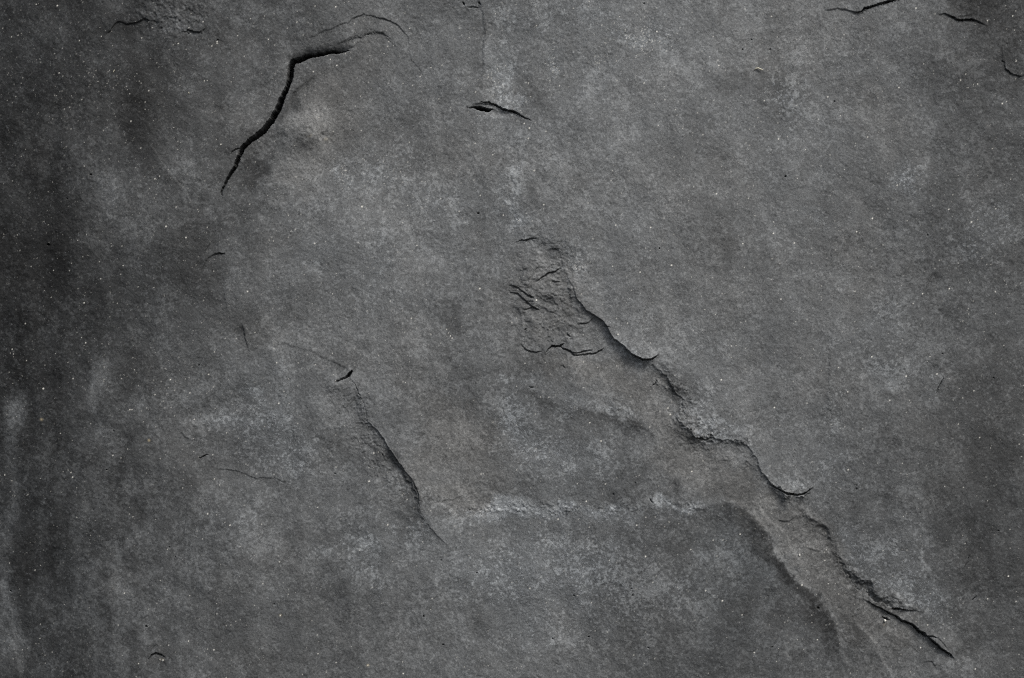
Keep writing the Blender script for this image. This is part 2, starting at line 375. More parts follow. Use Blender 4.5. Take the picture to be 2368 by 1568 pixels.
scar_r = bump(1265, 690, 95, 150, 0, 1.0, 4) + bump(1560, 920, 45, 110, -35, 0.6, 4) + bump(1640, 1030, 90, 40, 20, .8, 3) + bump(1960, 1320, 40, 120, -40, .5, 4)
RM += scar_r * 0.15 + bump(845, 960, 22, 60, -20, .8, 3) + bump(950, 1110, 16, 60, -15, .8, 3)
TR2 = fbm(75, 4, .5, .8)
H += bump(1265, 690, 90, 140, -10, 1.0, 4) * 1.1 * terraces(TR2, .8, .07)
H += np.clip(scar_r, 0, 1) * 2.2 * terraces(fbm(60, 4, .6, .7), 1.4, .14)
H += bump(840, 1010, 40, 190, -28, 1.0, 3) * 1.8 * terraces(fbm(36, 4, .6), 1.3, .16)
# scalloped crumbling rims beside the scar
H += 1.3 * np.maximum(fbm(11, 3, .7), 0) * (bump(1610, 965, 60, 60, 0, 1, 3) + bump(1445, 960, 70, 30, 25, .5, 3) + bump(1700, 1020, 60, 20, 0, 1, 3)
                                            + bump(1735, 1060, 20, 45, 0, .8) + bump(1560, 890, 40, 55, -40, .9, 3))
# scallops in the light crust along the old water line
H += 1.1 * np.maximum(fbm(8, 2, .7), -.5) * (bump(1250, 1176, 240, 16, 0, 1, 4) + bump(1580, 1168, 60, 12, 10, 1, 4))
# vertical seams to the right
for (x, ya, yb, a) in [(1925, 520, 640, 1.2), (1920, 720, 1060, 1.5), (1795, 700, 800, .8), (1822, 910, 1000, .8), (1812, 180, 330, 1.2), (776, 700, 830, .6), (1905, 560, 700, 1)]:
    step([(x, ya, 0), (x + 3, ya * .7 + yb * .3, a), (x - 2, ya * .3 + yb * .7, a), (x, yb, 0)], L=16, raised=-1, w=3, ragged=True)
step([(1176, 230, 0), (1180, 330, 1), (1186, 430, 1.4), (1192, 520, 1.2), (1196, 560, 0)], L=30, raised=-1, w=4, ragged=True)
step([(1270, 310, 0), (1283, 360, 1), (1290, 420, 1), (1285, 450, 0)], L=20, raised=-1, w=3, ragged=True)
step([(2138, 838, 0), (2150, 833, 1.2), (2165, 846, 1.4), (2180, 866, 1), (2182, 874, 0)], L=14, raised=-1, ragged=True)
for p in [(207, 405, 2.6), (103, 562, 2.4), (152, 458, 1.4), (1107, 492, 2.2), (1527, 578, 1.6), (1814, 409, 2.0), (2144, 545, 1.8), (1931, 236, 1.6), (257, 998, 1.5), (242, 1085, 1.4), (979, 1425, 2.0),
          (461, 847, 1.6), (1890, 1405, 2.4), (390, 1264, 1.4), (404, 1287, 1.2), (632, 1397, 1.4), (774, 1094, 1.2), (1418, 1142, 1.6), (1466, 1117, 1.2), (1026, 1490, 1.4), (1980, 1121, 1.2),
          (2012, 788, 1.2), (1980, 1130, 1.2), (2182, 818, 1.4), (2305, 875, 1.5), (2313, 1228, 1.5), (2125, 1187, 1.4), (1461, 1376, 1.6), (1498, 1495, 1.4), (1020, 1293, 1.3), (1103, 1325, 1.2), (1783, 1494, 1.2),
          (838, 1450, 1), (1360, 1471, 1.8), (1275, 1477, 1.6), (1326, 1379, 1.4), (1458, 1360, 1.2), (501, 91, 1.4), (1492, 6, 1.6), (1784, 114, 1.4), (1718, 113, 1.4), (1739, 90, 1.3)]:
    crack([(p[0] - .5, p[1], p[2] * .7), (p[0] + .7, p[1] + .4, p[2] * .55)], k=7)

H = H + rough * (1 + 2.2 * np.clip(RM, 0, 1.5)) + np.clip(RM, 0, 1.5) * 0.8 * fbm(16, 4, .7)

# ------------------------------------------------------------------ stone colour: coarse tones, patina, dust, pale crust, and shade painted along ledges
rows = [  # coarse tone levels: darkest at the left, darker again at the right edge
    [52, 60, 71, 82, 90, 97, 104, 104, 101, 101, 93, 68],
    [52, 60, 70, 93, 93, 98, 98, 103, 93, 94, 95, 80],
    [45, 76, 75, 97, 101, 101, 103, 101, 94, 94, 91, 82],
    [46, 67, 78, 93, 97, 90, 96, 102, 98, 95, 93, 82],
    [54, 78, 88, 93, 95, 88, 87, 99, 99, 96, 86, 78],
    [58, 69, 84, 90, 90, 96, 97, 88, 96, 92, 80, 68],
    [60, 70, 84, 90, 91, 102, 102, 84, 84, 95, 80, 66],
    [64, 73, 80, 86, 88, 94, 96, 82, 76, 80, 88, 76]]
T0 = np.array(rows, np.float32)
wgx = fbm(150, 4, .6); wgy = fbm(150, 4, .6)
XT = X + 24 * wgx; YT = Y + 24 * wgy


def grid_interp(T, xs, ys):
    r, c = T.shape
    u = np.clip(xs / (2367 / c) - .5, 0, c - 1.001); v = np.clip(ys / (1568 / r) - .5, 0, r - 1.001)
    i = u.astype(int); j = v.astype(int); fu = u - i; fv = v - j
    fu = fu * fu * (3 - 2 * fu); fv = fv * fv * (3 - 2 * fv)
    return ((T[j, i] * (1 - fu) + T[j, i + 1] * fu) * (1 - fv) + (T[j + 1, i] * (1 - fu) + T[j + 1, i + 1] * fu) * fv)


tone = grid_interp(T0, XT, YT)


XB = X + 9 * wx1 + 7 * wgx; YB = Y + 9 * wy1 + 7 * wgy


def blob(x, y, rx, ry, ang=0, pw=2.0):
    c, s_ = math.cos(math.radians(ang)), math.sin(math.radians(ang))
    u = ((XB - x) * c + (YB - y) * s_) / rx; v = (-(XB - x) * s_ + (YB - y) * c) / ry
    return np.exp(-((u * u + v * v) ** (pw / 2)))


# darker patches: weathering, and painted shade by the scar, long step and flake fold
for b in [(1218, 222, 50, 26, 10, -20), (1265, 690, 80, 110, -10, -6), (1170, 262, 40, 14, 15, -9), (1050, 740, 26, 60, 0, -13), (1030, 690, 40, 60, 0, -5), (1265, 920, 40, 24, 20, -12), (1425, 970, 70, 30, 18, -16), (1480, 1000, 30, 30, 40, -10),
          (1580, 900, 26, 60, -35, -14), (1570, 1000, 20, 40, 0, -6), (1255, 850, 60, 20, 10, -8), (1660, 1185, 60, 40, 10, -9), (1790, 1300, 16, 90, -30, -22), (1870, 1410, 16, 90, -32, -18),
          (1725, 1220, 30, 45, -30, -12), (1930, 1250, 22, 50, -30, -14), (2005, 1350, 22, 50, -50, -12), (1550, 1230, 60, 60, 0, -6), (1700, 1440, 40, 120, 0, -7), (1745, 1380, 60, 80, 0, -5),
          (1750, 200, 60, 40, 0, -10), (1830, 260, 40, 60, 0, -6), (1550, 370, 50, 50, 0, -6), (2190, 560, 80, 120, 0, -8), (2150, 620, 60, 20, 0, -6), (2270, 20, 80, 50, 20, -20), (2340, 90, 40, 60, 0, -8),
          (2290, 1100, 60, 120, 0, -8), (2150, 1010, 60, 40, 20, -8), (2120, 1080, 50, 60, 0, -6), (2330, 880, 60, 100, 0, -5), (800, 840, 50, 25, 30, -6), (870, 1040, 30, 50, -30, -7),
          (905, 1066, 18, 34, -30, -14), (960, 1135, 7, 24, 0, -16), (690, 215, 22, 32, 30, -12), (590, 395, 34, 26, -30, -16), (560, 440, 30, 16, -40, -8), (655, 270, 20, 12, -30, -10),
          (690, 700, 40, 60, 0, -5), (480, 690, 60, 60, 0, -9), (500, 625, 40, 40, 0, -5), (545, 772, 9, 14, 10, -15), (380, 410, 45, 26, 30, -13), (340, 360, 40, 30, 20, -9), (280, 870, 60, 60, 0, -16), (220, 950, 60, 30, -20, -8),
          (120, 600, 70, 70, 0, -6), (60, 850, 90, 60, 0, -8), (300, 905, 70, 20, 15, -8), (270, 1010, 20, 60, -10, -9), (262, 1120, 22, 60, 5, -9), (300, 1200, 16, 60, 0, -9), (100, 1050, 40, 70, 10, -6), (50, 1300, 30, 90, 0, -10), (120, 1350, 20, 90, 0, -6),
          (90, 1450, 30, 60, 0, -7), (300, 1250, 14, 50, 0, -6), (205, 1500, 30, 40, 0, -5), (330, 230, 50, 70, 0, -6), (640, 60, 60, 40, 0, -5), (260, 60, 50, 12, -10, -9), (440, 78, 40, 8, 0, -10), (310, 50, 60, 8, 0, -6),
          (1000, 370, 70, 40, 0, -5), (850, 600, 60, 60, 0, -5), (760, 660, 50, 30, 0, -4), (1670, 520, 70, 60, 0, -5), (1885, 806, 4, 10, 0, -16), (1800, 918, 8, 8, 0, -18), (1785, 893, 4, 9, 0, -12), (1907, 921, 4, 8, 0, -10),
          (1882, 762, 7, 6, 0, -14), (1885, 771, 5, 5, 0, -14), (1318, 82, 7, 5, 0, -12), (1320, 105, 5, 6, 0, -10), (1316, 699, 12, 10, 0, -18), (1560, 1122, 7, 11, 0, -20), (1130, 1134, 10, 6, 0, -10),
          (1372, 1000, 60, 16, 20, -6), (1360, 300, 50, 26, 0, -5), (1108, 100, 10, 90, 0, -8), (1930, 450, 10, 70, 0, -9), (1935, 900, 14, 90, 0, -6), (1770, 760, 60, 60, 0, -3), (1840, 680, 60, 70, 0, -3), (2100, 380, 40, 40, 0, -6), (2335, 170, 30, 50, 0, -8), (2200, 1360, 30, 60, 30, -6),
          (2020, 1545, 50, 40, 30, -10), (1975, 1480, 22, 50, -30, -8), (2290, 1300, 70, 90, 0, -6), (1835, 1420, 40, 60, -30, -6)]:
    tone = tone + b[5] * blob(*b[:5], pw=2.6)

def band(pts, w, side=0, pw=2):
    sl, d, s_, a = line_field(pts, 3 * w, True)
    tone[sl] += a * np.exp(-(d / w) ** pw) * (sst(-2.5, 2.5, d * s_ * side) if side else 1)


# dark blue-black plate edge along the channel, paler floor inside it
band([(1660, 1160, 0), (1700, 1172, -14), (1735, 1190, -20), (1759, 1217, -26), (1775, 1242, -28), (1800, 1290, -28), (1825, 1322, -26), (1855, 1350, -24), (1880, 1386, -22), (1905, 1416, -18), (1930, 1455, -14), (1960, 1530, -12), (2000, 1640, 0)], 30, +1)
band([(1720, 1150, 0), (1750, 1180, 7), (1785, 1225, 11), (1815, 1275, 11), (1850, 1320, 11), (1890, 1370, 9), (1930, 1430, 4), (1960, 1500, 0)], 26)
band([(1880, 1190, 0), (1905, 1235, -10), (1930, 1285, -14), (1960, 1330, -14), (2005, 1375, -14), (2050, 1405, -12), (2090, 1420, 0)], 15, +1)  # shadow under the lower scar rim, put into the tone
band([(1500, 830, 0), (1525, 858, -13), (1558, 900, -17), (1583, 940, -14), (1600, 1000, -12), (1640, 1018, -10), (1700, 1025, 0)], 20)  # shaded slope below the upper scar rim, painted darker
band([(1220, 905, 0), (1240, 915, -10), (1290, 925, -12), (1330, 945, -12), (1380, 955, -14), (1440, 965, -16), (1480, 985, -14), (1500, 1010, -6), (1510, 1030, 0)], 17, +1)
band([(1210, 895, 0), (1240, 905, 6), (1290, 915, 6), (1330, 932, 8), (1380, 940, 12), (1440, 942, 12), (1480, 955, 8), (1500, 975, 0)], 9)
band([(780, 850, 0), (830, 960, -5), (880, 1030, -5), (920, 1080, -6), (955, 1120, -5), (970, 1190, -7), (1010, 1240, 0)], 22, +1)  # shade on the face of the long step, painted into the tone
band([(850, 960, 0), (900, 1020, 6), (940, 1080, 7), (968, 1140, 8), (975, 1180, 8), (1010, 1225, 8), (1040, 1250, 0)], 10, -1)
PALE_LINES = [([(1000, 1195, 0), (1040, 1200, 8), (1080, 1190, 12), (1130, 1178, 16), (1180, 1168, 20), (1240, 1166, 20), (1300, 1168, 15), (1360, 1174, 14), (1420, 1178, 13), (1480, 1175, 11), (1505, 1168, 9)], 13),
              ([(1500, 1158, 8), (1530, 1160, 16), (1580, 1170, 18), (1610, 1176, 10), (1630, 1165, 8), (1660, 1152, 8), (1700, 1160, 0)], 9),
              ([(1210, 1200, 0), (1290, 1195, 6), (1400, 1200, 7), (1470, 1196, 5), (1520, 1200, 0)], 16),
              ([(560, 905, 0), (590, 918, 12), (610, 935, 9), (650, 965, 7), (700, 1000, 4), (740, 1030, 0)], 9),
              ([(400, 990, 0), (450, 985, 5), (520, 975, 9), (600, 962, 6), (650, 955, 0)], 14),
              ([(1296, 560, 0), (1312, 600, 12), (1330, 640, 12), (1350, 690, 9), (1400, 740, 6), (1450, 790, 7), (1500, 815, 6), (1540, 850, 0)], 10),
              ([(1755, 1040, 0), (1765, 1080, 7), (1790, 1108, 9), (1830, 1128, 11), (1865, 1124, 6), (1885, 1115, 0)], 8),
              ([(1915, 1210, 0), (1945, 1260, 9), (1975, 1315, 9), (2020, 1350, 9), (2070, 1378, 7), (2120, 1400, 0)], 12),
              ([(1185, 330, 0), (1186, 400, 8), (1188, 470, 10), (1200, 530, 8), (1220, 550, 0)], 12)]
for p_, w_ in PALE_LINES:
    band(p_, w_, -1 if p_[0][0] in (1296, 1755, 1915) else 0)
# left margin: clearer light and dark weathering
for b in [(245, 440, 60, 60, 10, 9), (210, 545, 26, 26, 0, 8), (325, 500, 60, 40, 20, 5), (225, 885, 26, 50, 10, 10), (28, 960, 26, 50, 10, 14), (110, 745, 26, 26, 0, 8), (70, 700, 16, 20, 0, 5), (205, 1290, 14, 60, 0, 6),
          (262, 1330, 14, 60, 0, 6), (140, 1160, 12, 30, 10, 6), (160, 1110, 18, 30, 10, 5), (330, 1260, 12, 50, 0, 5), (40, 1500, 12, 50, 0, 8), (340, 1430, 16, 60, 10, 6), (250, 330, 50, 20, 10, 5)]:
    tone = tone + b[5] * blob(*b[:5], pw=3.2)
band([(745, 166, 0), (727, 174, -8), (700, 195, -11), (680, 218, -12), (668, 240, -10), (650, 268, -13), (630, 285, 0)], 11)  # fold shading of the flake, painted as a dark band
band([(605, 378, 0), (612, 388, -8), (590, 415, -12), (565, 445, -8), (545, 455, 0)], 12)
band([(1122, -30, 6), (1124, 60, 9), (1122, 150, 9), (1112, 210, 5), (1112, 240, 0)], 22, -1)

# lighter patches, and light painted onto the flake's swelling
pale = np.zeros_like(H)
for b in [(704, 285, 46, 50, 20, 24, 0), (745, 300, 26, 22, 0, 7, 0), (650, 410, 40, 40, 0, 6, 0), (760, 310, 50, 26, 0, 6, 0), (680, 420, 60, 50, 0, 5, 0), (660, 380, 50, 20, 0, 5, .1), (240, 440, 70, 60, 20, 13, .1), (200, 555, 30, 26, 0, 12, .1), (300, 500, 60, 30, 0, 5, 0),
          (220, 890, 28, 60, 10, 18, 0), (30, 965, 28, 60, 10, 24, .1), (110, 750, 26, 26, 0, 10, 0), (380, 300, 40, 26, 0, 5, 0), (390, 35, 80, 40, 0, 8, .3), (130, 300, 60, 50, 0, 5, 0), (140, 60, 50, 50, 0, 4, 0),
          (600, 1010, 90, 60, 35, 4, .7), (520, 970, 90, 24, -6, 7, .5), (700, 1060, 60, 50, 35, 2, .6), (590, 915, 26, 14, 0, 8, .6), (640, 960, 60, 30, 35, 5, .6), (1250, 1172, 230, 16, 2, 16, 1.4), (1190, 1170, 80, 13, 0, 16, 1.2),
          (1120, 1190, 80, 14, -8, 7, .8), (1400, 1190, 90, 14, 5, 5, .6), (1590, 1172, 60, 12, 8, 11, 1.0), (1530, 1160, 20, 10, 0, 12, .8), (1650, 1150, 40, 7, 0, 9, .5), (1230, 1030, 70, 70, 20, 9, .9), (1340, 1060, 100, 70, 0, 5, .6), (1190, 960, 40, 50, 0, 6, .7),
          (1180, 884, 20, 12, 0, 12, .7), (1230, 890, 40, 12, 0, 6, .4), (1330, 935, 60, 14, 20, 4, .6), (1420, 940, 50, 10, 10, 7, .8), (1480, 955, 24, 12, 40, 6, .6), (1610, 960, 40, 50, 0, 2, .7), (1660, 1008, 60, 18, 0, 4, .7), (1630, 1000, 40, 12, 0, 5, .7),
          (1760, 1080, 14, 60, -15, 8, .6), (1470, 815, 50, 14, 35, 8, .7), (1340, 610, 18, 26, -20, 16, .9), (1320, 640, 14, 40, -20, 8, .6), (1290, 560, 40, 30, 30, 6, .5), (1210, 560, 30, 16, 0, 7, .6), (1186, 440, 22, 90, 0, 10, .8), (1195, 510, 26, 20, 0, 10, .8),
          (1160, 200, 30, 50, 0, 9, .6), (1160, 120, 36, 120, 0, 8, .5), (1280, 140, 20, 26, 0, 10, .9), (1480, 90, 70, 26, 10, 5, .9), (1380, 80, 60, 60, 0, 4, .5), (1250, 40, 120, 30, 0, 2, .5), (1810, 240, 30, 80, 0, 2, .8), (1850, 220, 30, 60, 0, 3, .6),
          (1960, 180, 60, 60, 0, 3, .4), (2100, 420, 60, 50, 20, 7, .8), (2080, 450, 40, 30, 0, 6, .7), (2270, 560, 60, 80, 0, 8, .6), (2320, 500, 40, 60, 0, 6, .5), (1890, 490, 30, 26, 0, 6, .7), (1940, 640, 30, 40, 0, 4, .5),
          (1930, 960, 22, 130, 0, 4, .6), (2050, 850, 60, 30, 20, 8, .7), (2160, 900, 24, 40, 0, 3, .5), (2050, 740, 80, 60, 0, 4, .4), (1940, 1090, 40, 50, 0, 4, .4), (2050, 1330, 110, 110, 40, 7, .6), (1840, 1120, 50, 20, 10, 5, .5), (2130, 1380, 70, 40, 30, 4, .6),
          (1970, 1260, 30, 60, -30, 5, .6), (1290, 1290, 180, 90, 0, 5, .8), (1130, 1350, 120, 60, 0, 3, .5), (1370, 1400, 150, 90, 0, 4, .6), (860, 1300, 26, 90, 0, 6, .7), (810, 1290, 26, 60, 0, 4, .5), (740, 1280, 30, 20, -30, 6, .6), (960, 1240, 60, 30, 0, 3, .5),
          (920, 1130, 26, 20, 0, 5, .6), (860, 1250, 60, 50, 0, 3, .5), (790, 400, 16, 34, -20, 12, .8), (880, 400, 60, 40, 0, 6, .5), (860, 590, 40, 120, 0, 3, .4), (740, 570, 60, 40, 0, 3, .4), (580, 1210, 40, 60, 0, 4, .3),
          (8, 1230, 12, 160, 0, 12, .05), (8, 1420, 16, 160, -3, 11, .05), (40, 1540, 10, 50, -20, 12, 0), (210, 1300, 20, 80, 0, 7, 0), (270, 1330, 24, 90, 0, 9, 0), (330, 1480, 40, 60, 0, 7, 0), (600, 1465, 60, 30, 0, 7, 0), (160, 1250, 20, 60, 0, 5, 0), (480, 1240, 60, 90, 0, 3, .2),
          (2200, 1490, 60, 40, 20, 6, 0), (2270, 1540, 60, 40, 0, 8, .1), (1030, 470, 90, 60, 0, 3, .4), (940, 360, 60, 90, 0, 2, .3), (1680, 1300, 60, 60, 0, 2, .3), (1580, 1380, 60, 60, 0, 4, .5), (1200, 1470, 100, 60, 0, 2, .4)]:
    f = blob(*b[:5], pw=2.4)
    tone = tone + b[5] * f
    pale = pale + b[6] * f
# warm brown-grey dust
warm = np.full_like(H, .10)
for b in [(740, 270, 110, 110, 20, .9), (680, 420, 60, 60, 0, .6), (860, 130, 90, 70, 0, .4), (1060, 1060, 120, 120, 30, .95), (1000, 950, 110, 60, 40, .6), (1050, 1150, 110, 30, 0, .5), (1350, 860, 130, 30, 15, .9), (1500, 920, 80, 50, 40, .9), (1560, 1010, 60, 70, 50, .9),
          (1640, 1090, 110, 60, 15, .9), (1760, 1170, 90, 40, 40, 1.2), (1870, 1270, 60, 120, -35, 1.3), (1860, 1300, 40, 120, -35, .6), (1960, 1400, 60, 100, -40, .9), (2030, 1480, 70, 90, 0, .5), (1280, 690, 80, 90, 0, .55), (1420, 870, 60, 30, 0, .5), (1020, 380, 150, 120, 0, .3), (1500, 700, 200, 160, 0, .25), (1860, 100, 160, 120, 0, .35), (1960, 600, 150, 100, 0, .35),
          (2010, 300, 100, 120, 0, .3), (1850, 870, 120, 80, 0, .3), (1180, 680, 60, 60, 0, .4), (1130, 1000, 60, 60, 0, .4), (1400, 450, 200, 140, 0, .15), (80, 480, 120, 150, 0, .35), (300, 240, 150, 80, 0, .3), (370, 1520, 30, 20, 0, .4), (950, 800, 120, 80, 0, .3), (1320, 1480, 160, 60, 0, .25), (600, 760, 80, 60, 0, .3), (2080, 1450, 80, 50, 30, .5)]:
    warm = warm + b[5] * blob(*b[:5], pw=3)
# the plate left of the lower channel and the crust keep a blue tinge
cool = .25 + .4 * np.clip(pale, 0, 1) + blob(1720, 1350, 110, 200, 0, 3) * .5 + blob(640, 900, 160, 60, 30) * .2 + blob(100, 1300, 150, 300, 0) * .3

pale = np.clip(pale, 0, 1.5)
# mottling: clouds, up-and-down weathering streaks, grain
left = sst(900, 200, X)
streak = smooth_noise(26, 220) * .6 + smooth_noise(12, 90) * .4
cloud = fbm(90, 5, .62)
fine = fbm(22, 4, .75)
crust = sst(.35, 1.25, .9 * fbm(6.5, 2, .9) + .42 * fbm(28, 2, .7) + .26 * fbm(110, 3, .6))
lowleft = left * sst(820, 1100, Y)
drip = smooth_noise(9, 130) * .6 + smooth_noise(20, 260) * .8
patch = sst(-.35, .35, fbm(60, 6, .62)) - .5       # patina with harder edges
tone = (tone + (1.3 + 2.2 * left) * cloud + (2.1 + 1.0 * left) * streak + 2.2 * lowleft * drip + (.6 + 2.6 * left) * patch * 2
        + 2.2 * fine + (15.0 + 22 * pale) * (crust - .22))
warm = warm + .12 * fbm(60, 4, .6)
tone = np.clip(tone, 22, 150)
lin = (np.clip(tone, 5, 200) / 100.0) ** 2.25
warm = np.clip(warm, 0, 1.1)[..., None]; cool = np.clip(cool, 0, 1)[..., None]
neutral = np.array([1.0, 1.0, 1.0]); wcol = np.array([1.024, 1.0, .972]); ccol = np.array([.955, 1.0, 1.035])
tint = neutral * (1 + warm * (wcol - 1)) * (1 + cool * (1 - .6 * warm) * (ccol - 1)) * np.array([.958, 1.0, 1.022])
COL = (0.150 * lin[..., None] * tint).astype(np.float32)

# yellowish lichen dabs
for (x, y, rx, ry, st) in [(716, 306, 5, 11, .9), (719, 300, 3, 5, .6), (751, 320, 7, 5, .35), (374, 1527, 4, 3.5, 1), (648, 1423, 4, 3, .7), (850, 1539, 3, 2.5, .8), (2045, 1446, 6, 6, .8), (85, 972, 4, 3, .8), (342, 1019, 3, 3, .8), (1012, 126, 3.5, 3, .6)]:
    f = np.clip(np.exp(-(((X - x) / rx) ** 2 + ((Y - y) / ry) ** 2) ** 1.3) * (.6 + .5 * fine) * st, 0, 1)[..., None]
    COL = COL * (1 - f) + f * np.array([.29, .25, .17], np.float32)

# quartz specks (r), dark grains (g), crust mask (b)
SPK = np.zeros_like(H); PIT = np.zeros_like(H)
BIG = [(125, 8, 1.6), (75, 4, 1), (412, 101, 1.3), (501, 96, 1.3), (489, 106, 1), (469, 50, 1), (179, 91, 1), (131, 166, 1.1), (302, 280, 1.3), (344, 210, 1), (472, 187, 1), (325, 342, 1), (185, 228, 1), (511, 334, 1.1),
       (775, 14, 1.3), (685, 49, 1), (619, 89, 1.1), (723, 164, 1.3), (762, 135, 1), (946, 62, 1.1), (970, 174, 1.2), (1098, 330, 1.1), (1021, 148, .9), (1240, 57, 1.3), (1519, 72, 1.8), (1222, 189, 1.3), (1489, 192, 1.2), (1224, 295, 1.6),
       (1212, 284, 1.3), (1222, 319, 1.3), (1663, 150, 1.1), (1768, 232, 1.1), (1537, 231, 1), (1521, 291, 1), (2119, 18, 1.5), (2284, 47, 1.2), (2343, 36, 1.2), (2079, 202, 1.4), (2350, 141, 1.2), (2318, 239, 1.5), (1916, 222, 1.1),
       (2006, 317, 1.1), (2232, 172, 1.1), (2220, 186, 1.2), (1786, 35, 1.2), (385, 524, 2), (359, 414, 1.2), (431, 550, 1.4), (189, 700, 1.5), (47, 748, 1.4), (229, 644, 1), (370, 408, 1), (494, 627, 1), (572, 674, 1.6), (836, 477, 2),
       (1061, 488, 1.4), (1109, 667, 1.8), (727, 563, 1.2), (951, 736, 1.2), (963, 567, 1), (1041, 777, 1), (1235, 394, 2), (1257, 473, 1.5), (1655, 449, 1.4), (1551, 614, 1.9), (1479, 630, 1.5), (1423, 521, 1.2), (1716, 564, 1.2),
       (1428, 773, 1.3), (1416, 616, 1.1), (1240, 694, 1.5), (1450, 747, 1.4), (2017, 505, 1.7), (2073, 429, 1.5), (2247, 513, 1.6), (2194, 484, 1.4), (1787, 540, 1.6), (1836, 562, 1.5), (2197, 667, 1.5), (2112, 702, 1.3), (2134, 679, 1.2),
       (2307, 674, 1.2), (297, 948, 1.5), (302, 948, 1.3), (392, 878, 1.6), (481, 866, 1.4), (192, 793, 1.4), (257, 1054, 1.3), (356, 913, 1.2), (89, 900, 1.8), (160, 1106, 1.6), (156, 1095, 1.2), (447, 970, 1.2), (494, 1108, 1.1), (437, 909, 1.2),
       (853, 1113, 2), (864, 1048, 1.5), (643, 933, 1.5), (768, 817, 1), (1112, 1096, 1.2), (1548, 958, 1.8), (1543, 943, 1.4), (1399, 1118, 1.3), (1355, 1158, 1.5), (1389, 1019, 1.4), (1666, 878, 1.6), (1363, 977, 1.3), (1598, 1089, 1.3),
       (1960, 1086, 1.7), (2015, 825, 1.6), (1937, 850, 1.2), (1959, 906, 1.2), (2168, 865, 1.5), (2096, 870, 1.4), (1789, 942, 1.6), (2057, 926, 1.2), (480, 1188, 1.6), (532, 1214, 1.5), (284, 1374, 1.4), (494, 1503, 1.5), (69, 1324, 1),
       (435, 1483, 1), (376, 1527, 1.6), (734, 1513, 1.3), (932, 1558, 1.4), (646, 1299, 1.3), (850, 1539, 1.3), (776, 1534, 1.2), (648, 1423, 1.6), (1491, 1285, 1.8), (1710, 1234, 1.7), (1508, 1344, 1.4), (1225, 1360, 1.6), (1290, 1200, 1.5),
       (1669, 1388, 1.7), (1630, 1364, 1.3), (1743, 1508, 1.3), (1715, 1421, 1.3), (1471, 1213, 1.3), (2334, 1334, 1.6), (1854, 1353, 1.4), (2259, 1550, 1.4), (2201, 1429, 1), (2131, 1500, 1.3), (2146, 1446, 1.2), (2287, 1387, 1.2), (1889, 1479, 1.2)]
rs = np.random.default_rng(5)
spk = list(BIG)
for _ in range(9000):
    x = rs.uniform(X0, X1); y = rs.uniform(Y0, Y1)
    dens = 1.0 if (x < 1100 and y < 900) else (.75 if y < 700 else .55)
    if rs.random() > dens:
        continue
    spk.append((x, y, .35 + .45 * rs.pareto(3.0) * .6 if rs.random() < .95 else rs.uniform(.8, 1.2)))
# chalky spatter patches
for (cx, cy, sx_, sy_, n) in [(1480, 95, 60, 22, 90), (1280, 140, 12, 24, 40), (1150, 200, 14, 30, 50), (1498, 60, 8, 30, 30), (1470, 100, 16, 14, 30), (795, 400, 5, 10, 22), (1332, 614, 6, 8, 24), (850, 395, 50, 26, 36), (1390, 140, 10, 8, 22), (200, 200, 60, 60, 60), (400, 880, 60, 40, 40)]:
    for _ in range(n):
        spk.append((rs.normal(cx, sx_), rs.normal(cy, sy_), rs.uniform(.3, .95)))


def splat(F, x, y, r, amp):
    i0 = int((x - r - 2.2 - X0) / ST); i1 = int((x + r + 2.2 - X0) / ST) + 2
    j0 = int((y - r - 2.2 - Y0) / ST); j1 = int((y + r + 2.2 - Y0) / ST) + 2
    if i0 < 0 or j0 < 0 or i1 > nx or j1 > ny:
        return
    d = np.hypot(X[j0:j1, i0:i1] - x, Y[j0:j1, i0:i1] - y)
    v = amp * np.clip((r + 1.0 - d) / 1.3, 0, 1)
    F[j0:j1, i0:i1] = np.maximum(F[j0:j1, i0:i1], v)


for k_, (x, y, r) in enumerate(spk):
    big = k_ < len(BIG)
    splat(SPK, x, y, min(r, 2.0) * (.72 if big else .5) - (0 if r > .8 else .1), min(1, .4 + .6 * r) if big else min(.95, .24 + .6 * r))
for _ in range(2600):
    x = rs.uniform(X0, X1); y = rs.uniform(Y0, Y1)
    splat(PIT, x, y, rs.uniform(.2, .9), rs.uniform(.2, .8))
for _ in range(3600):                              # dark lichen dust on the flake
    x = rs.normal(725, 75); y = rs.normal(275, 90)
    if x > 600 + max(0, 250 - y) * .35:
        splat(PIT, x, y, rs.uniform(.2, .9), rs.uniform(.2, .75))
WEAR = np.stack([SPK, PIT, np.clip(pale / 1.3, 0, 1), np.ones_like(H)], -1).astype(np.float32)
COL = np.concatenate([COL, np.ones_like(COL[..., :1])], -1).astype(np.float32)

# ------------------------------------------------------------------ stone material (procedural nodes)


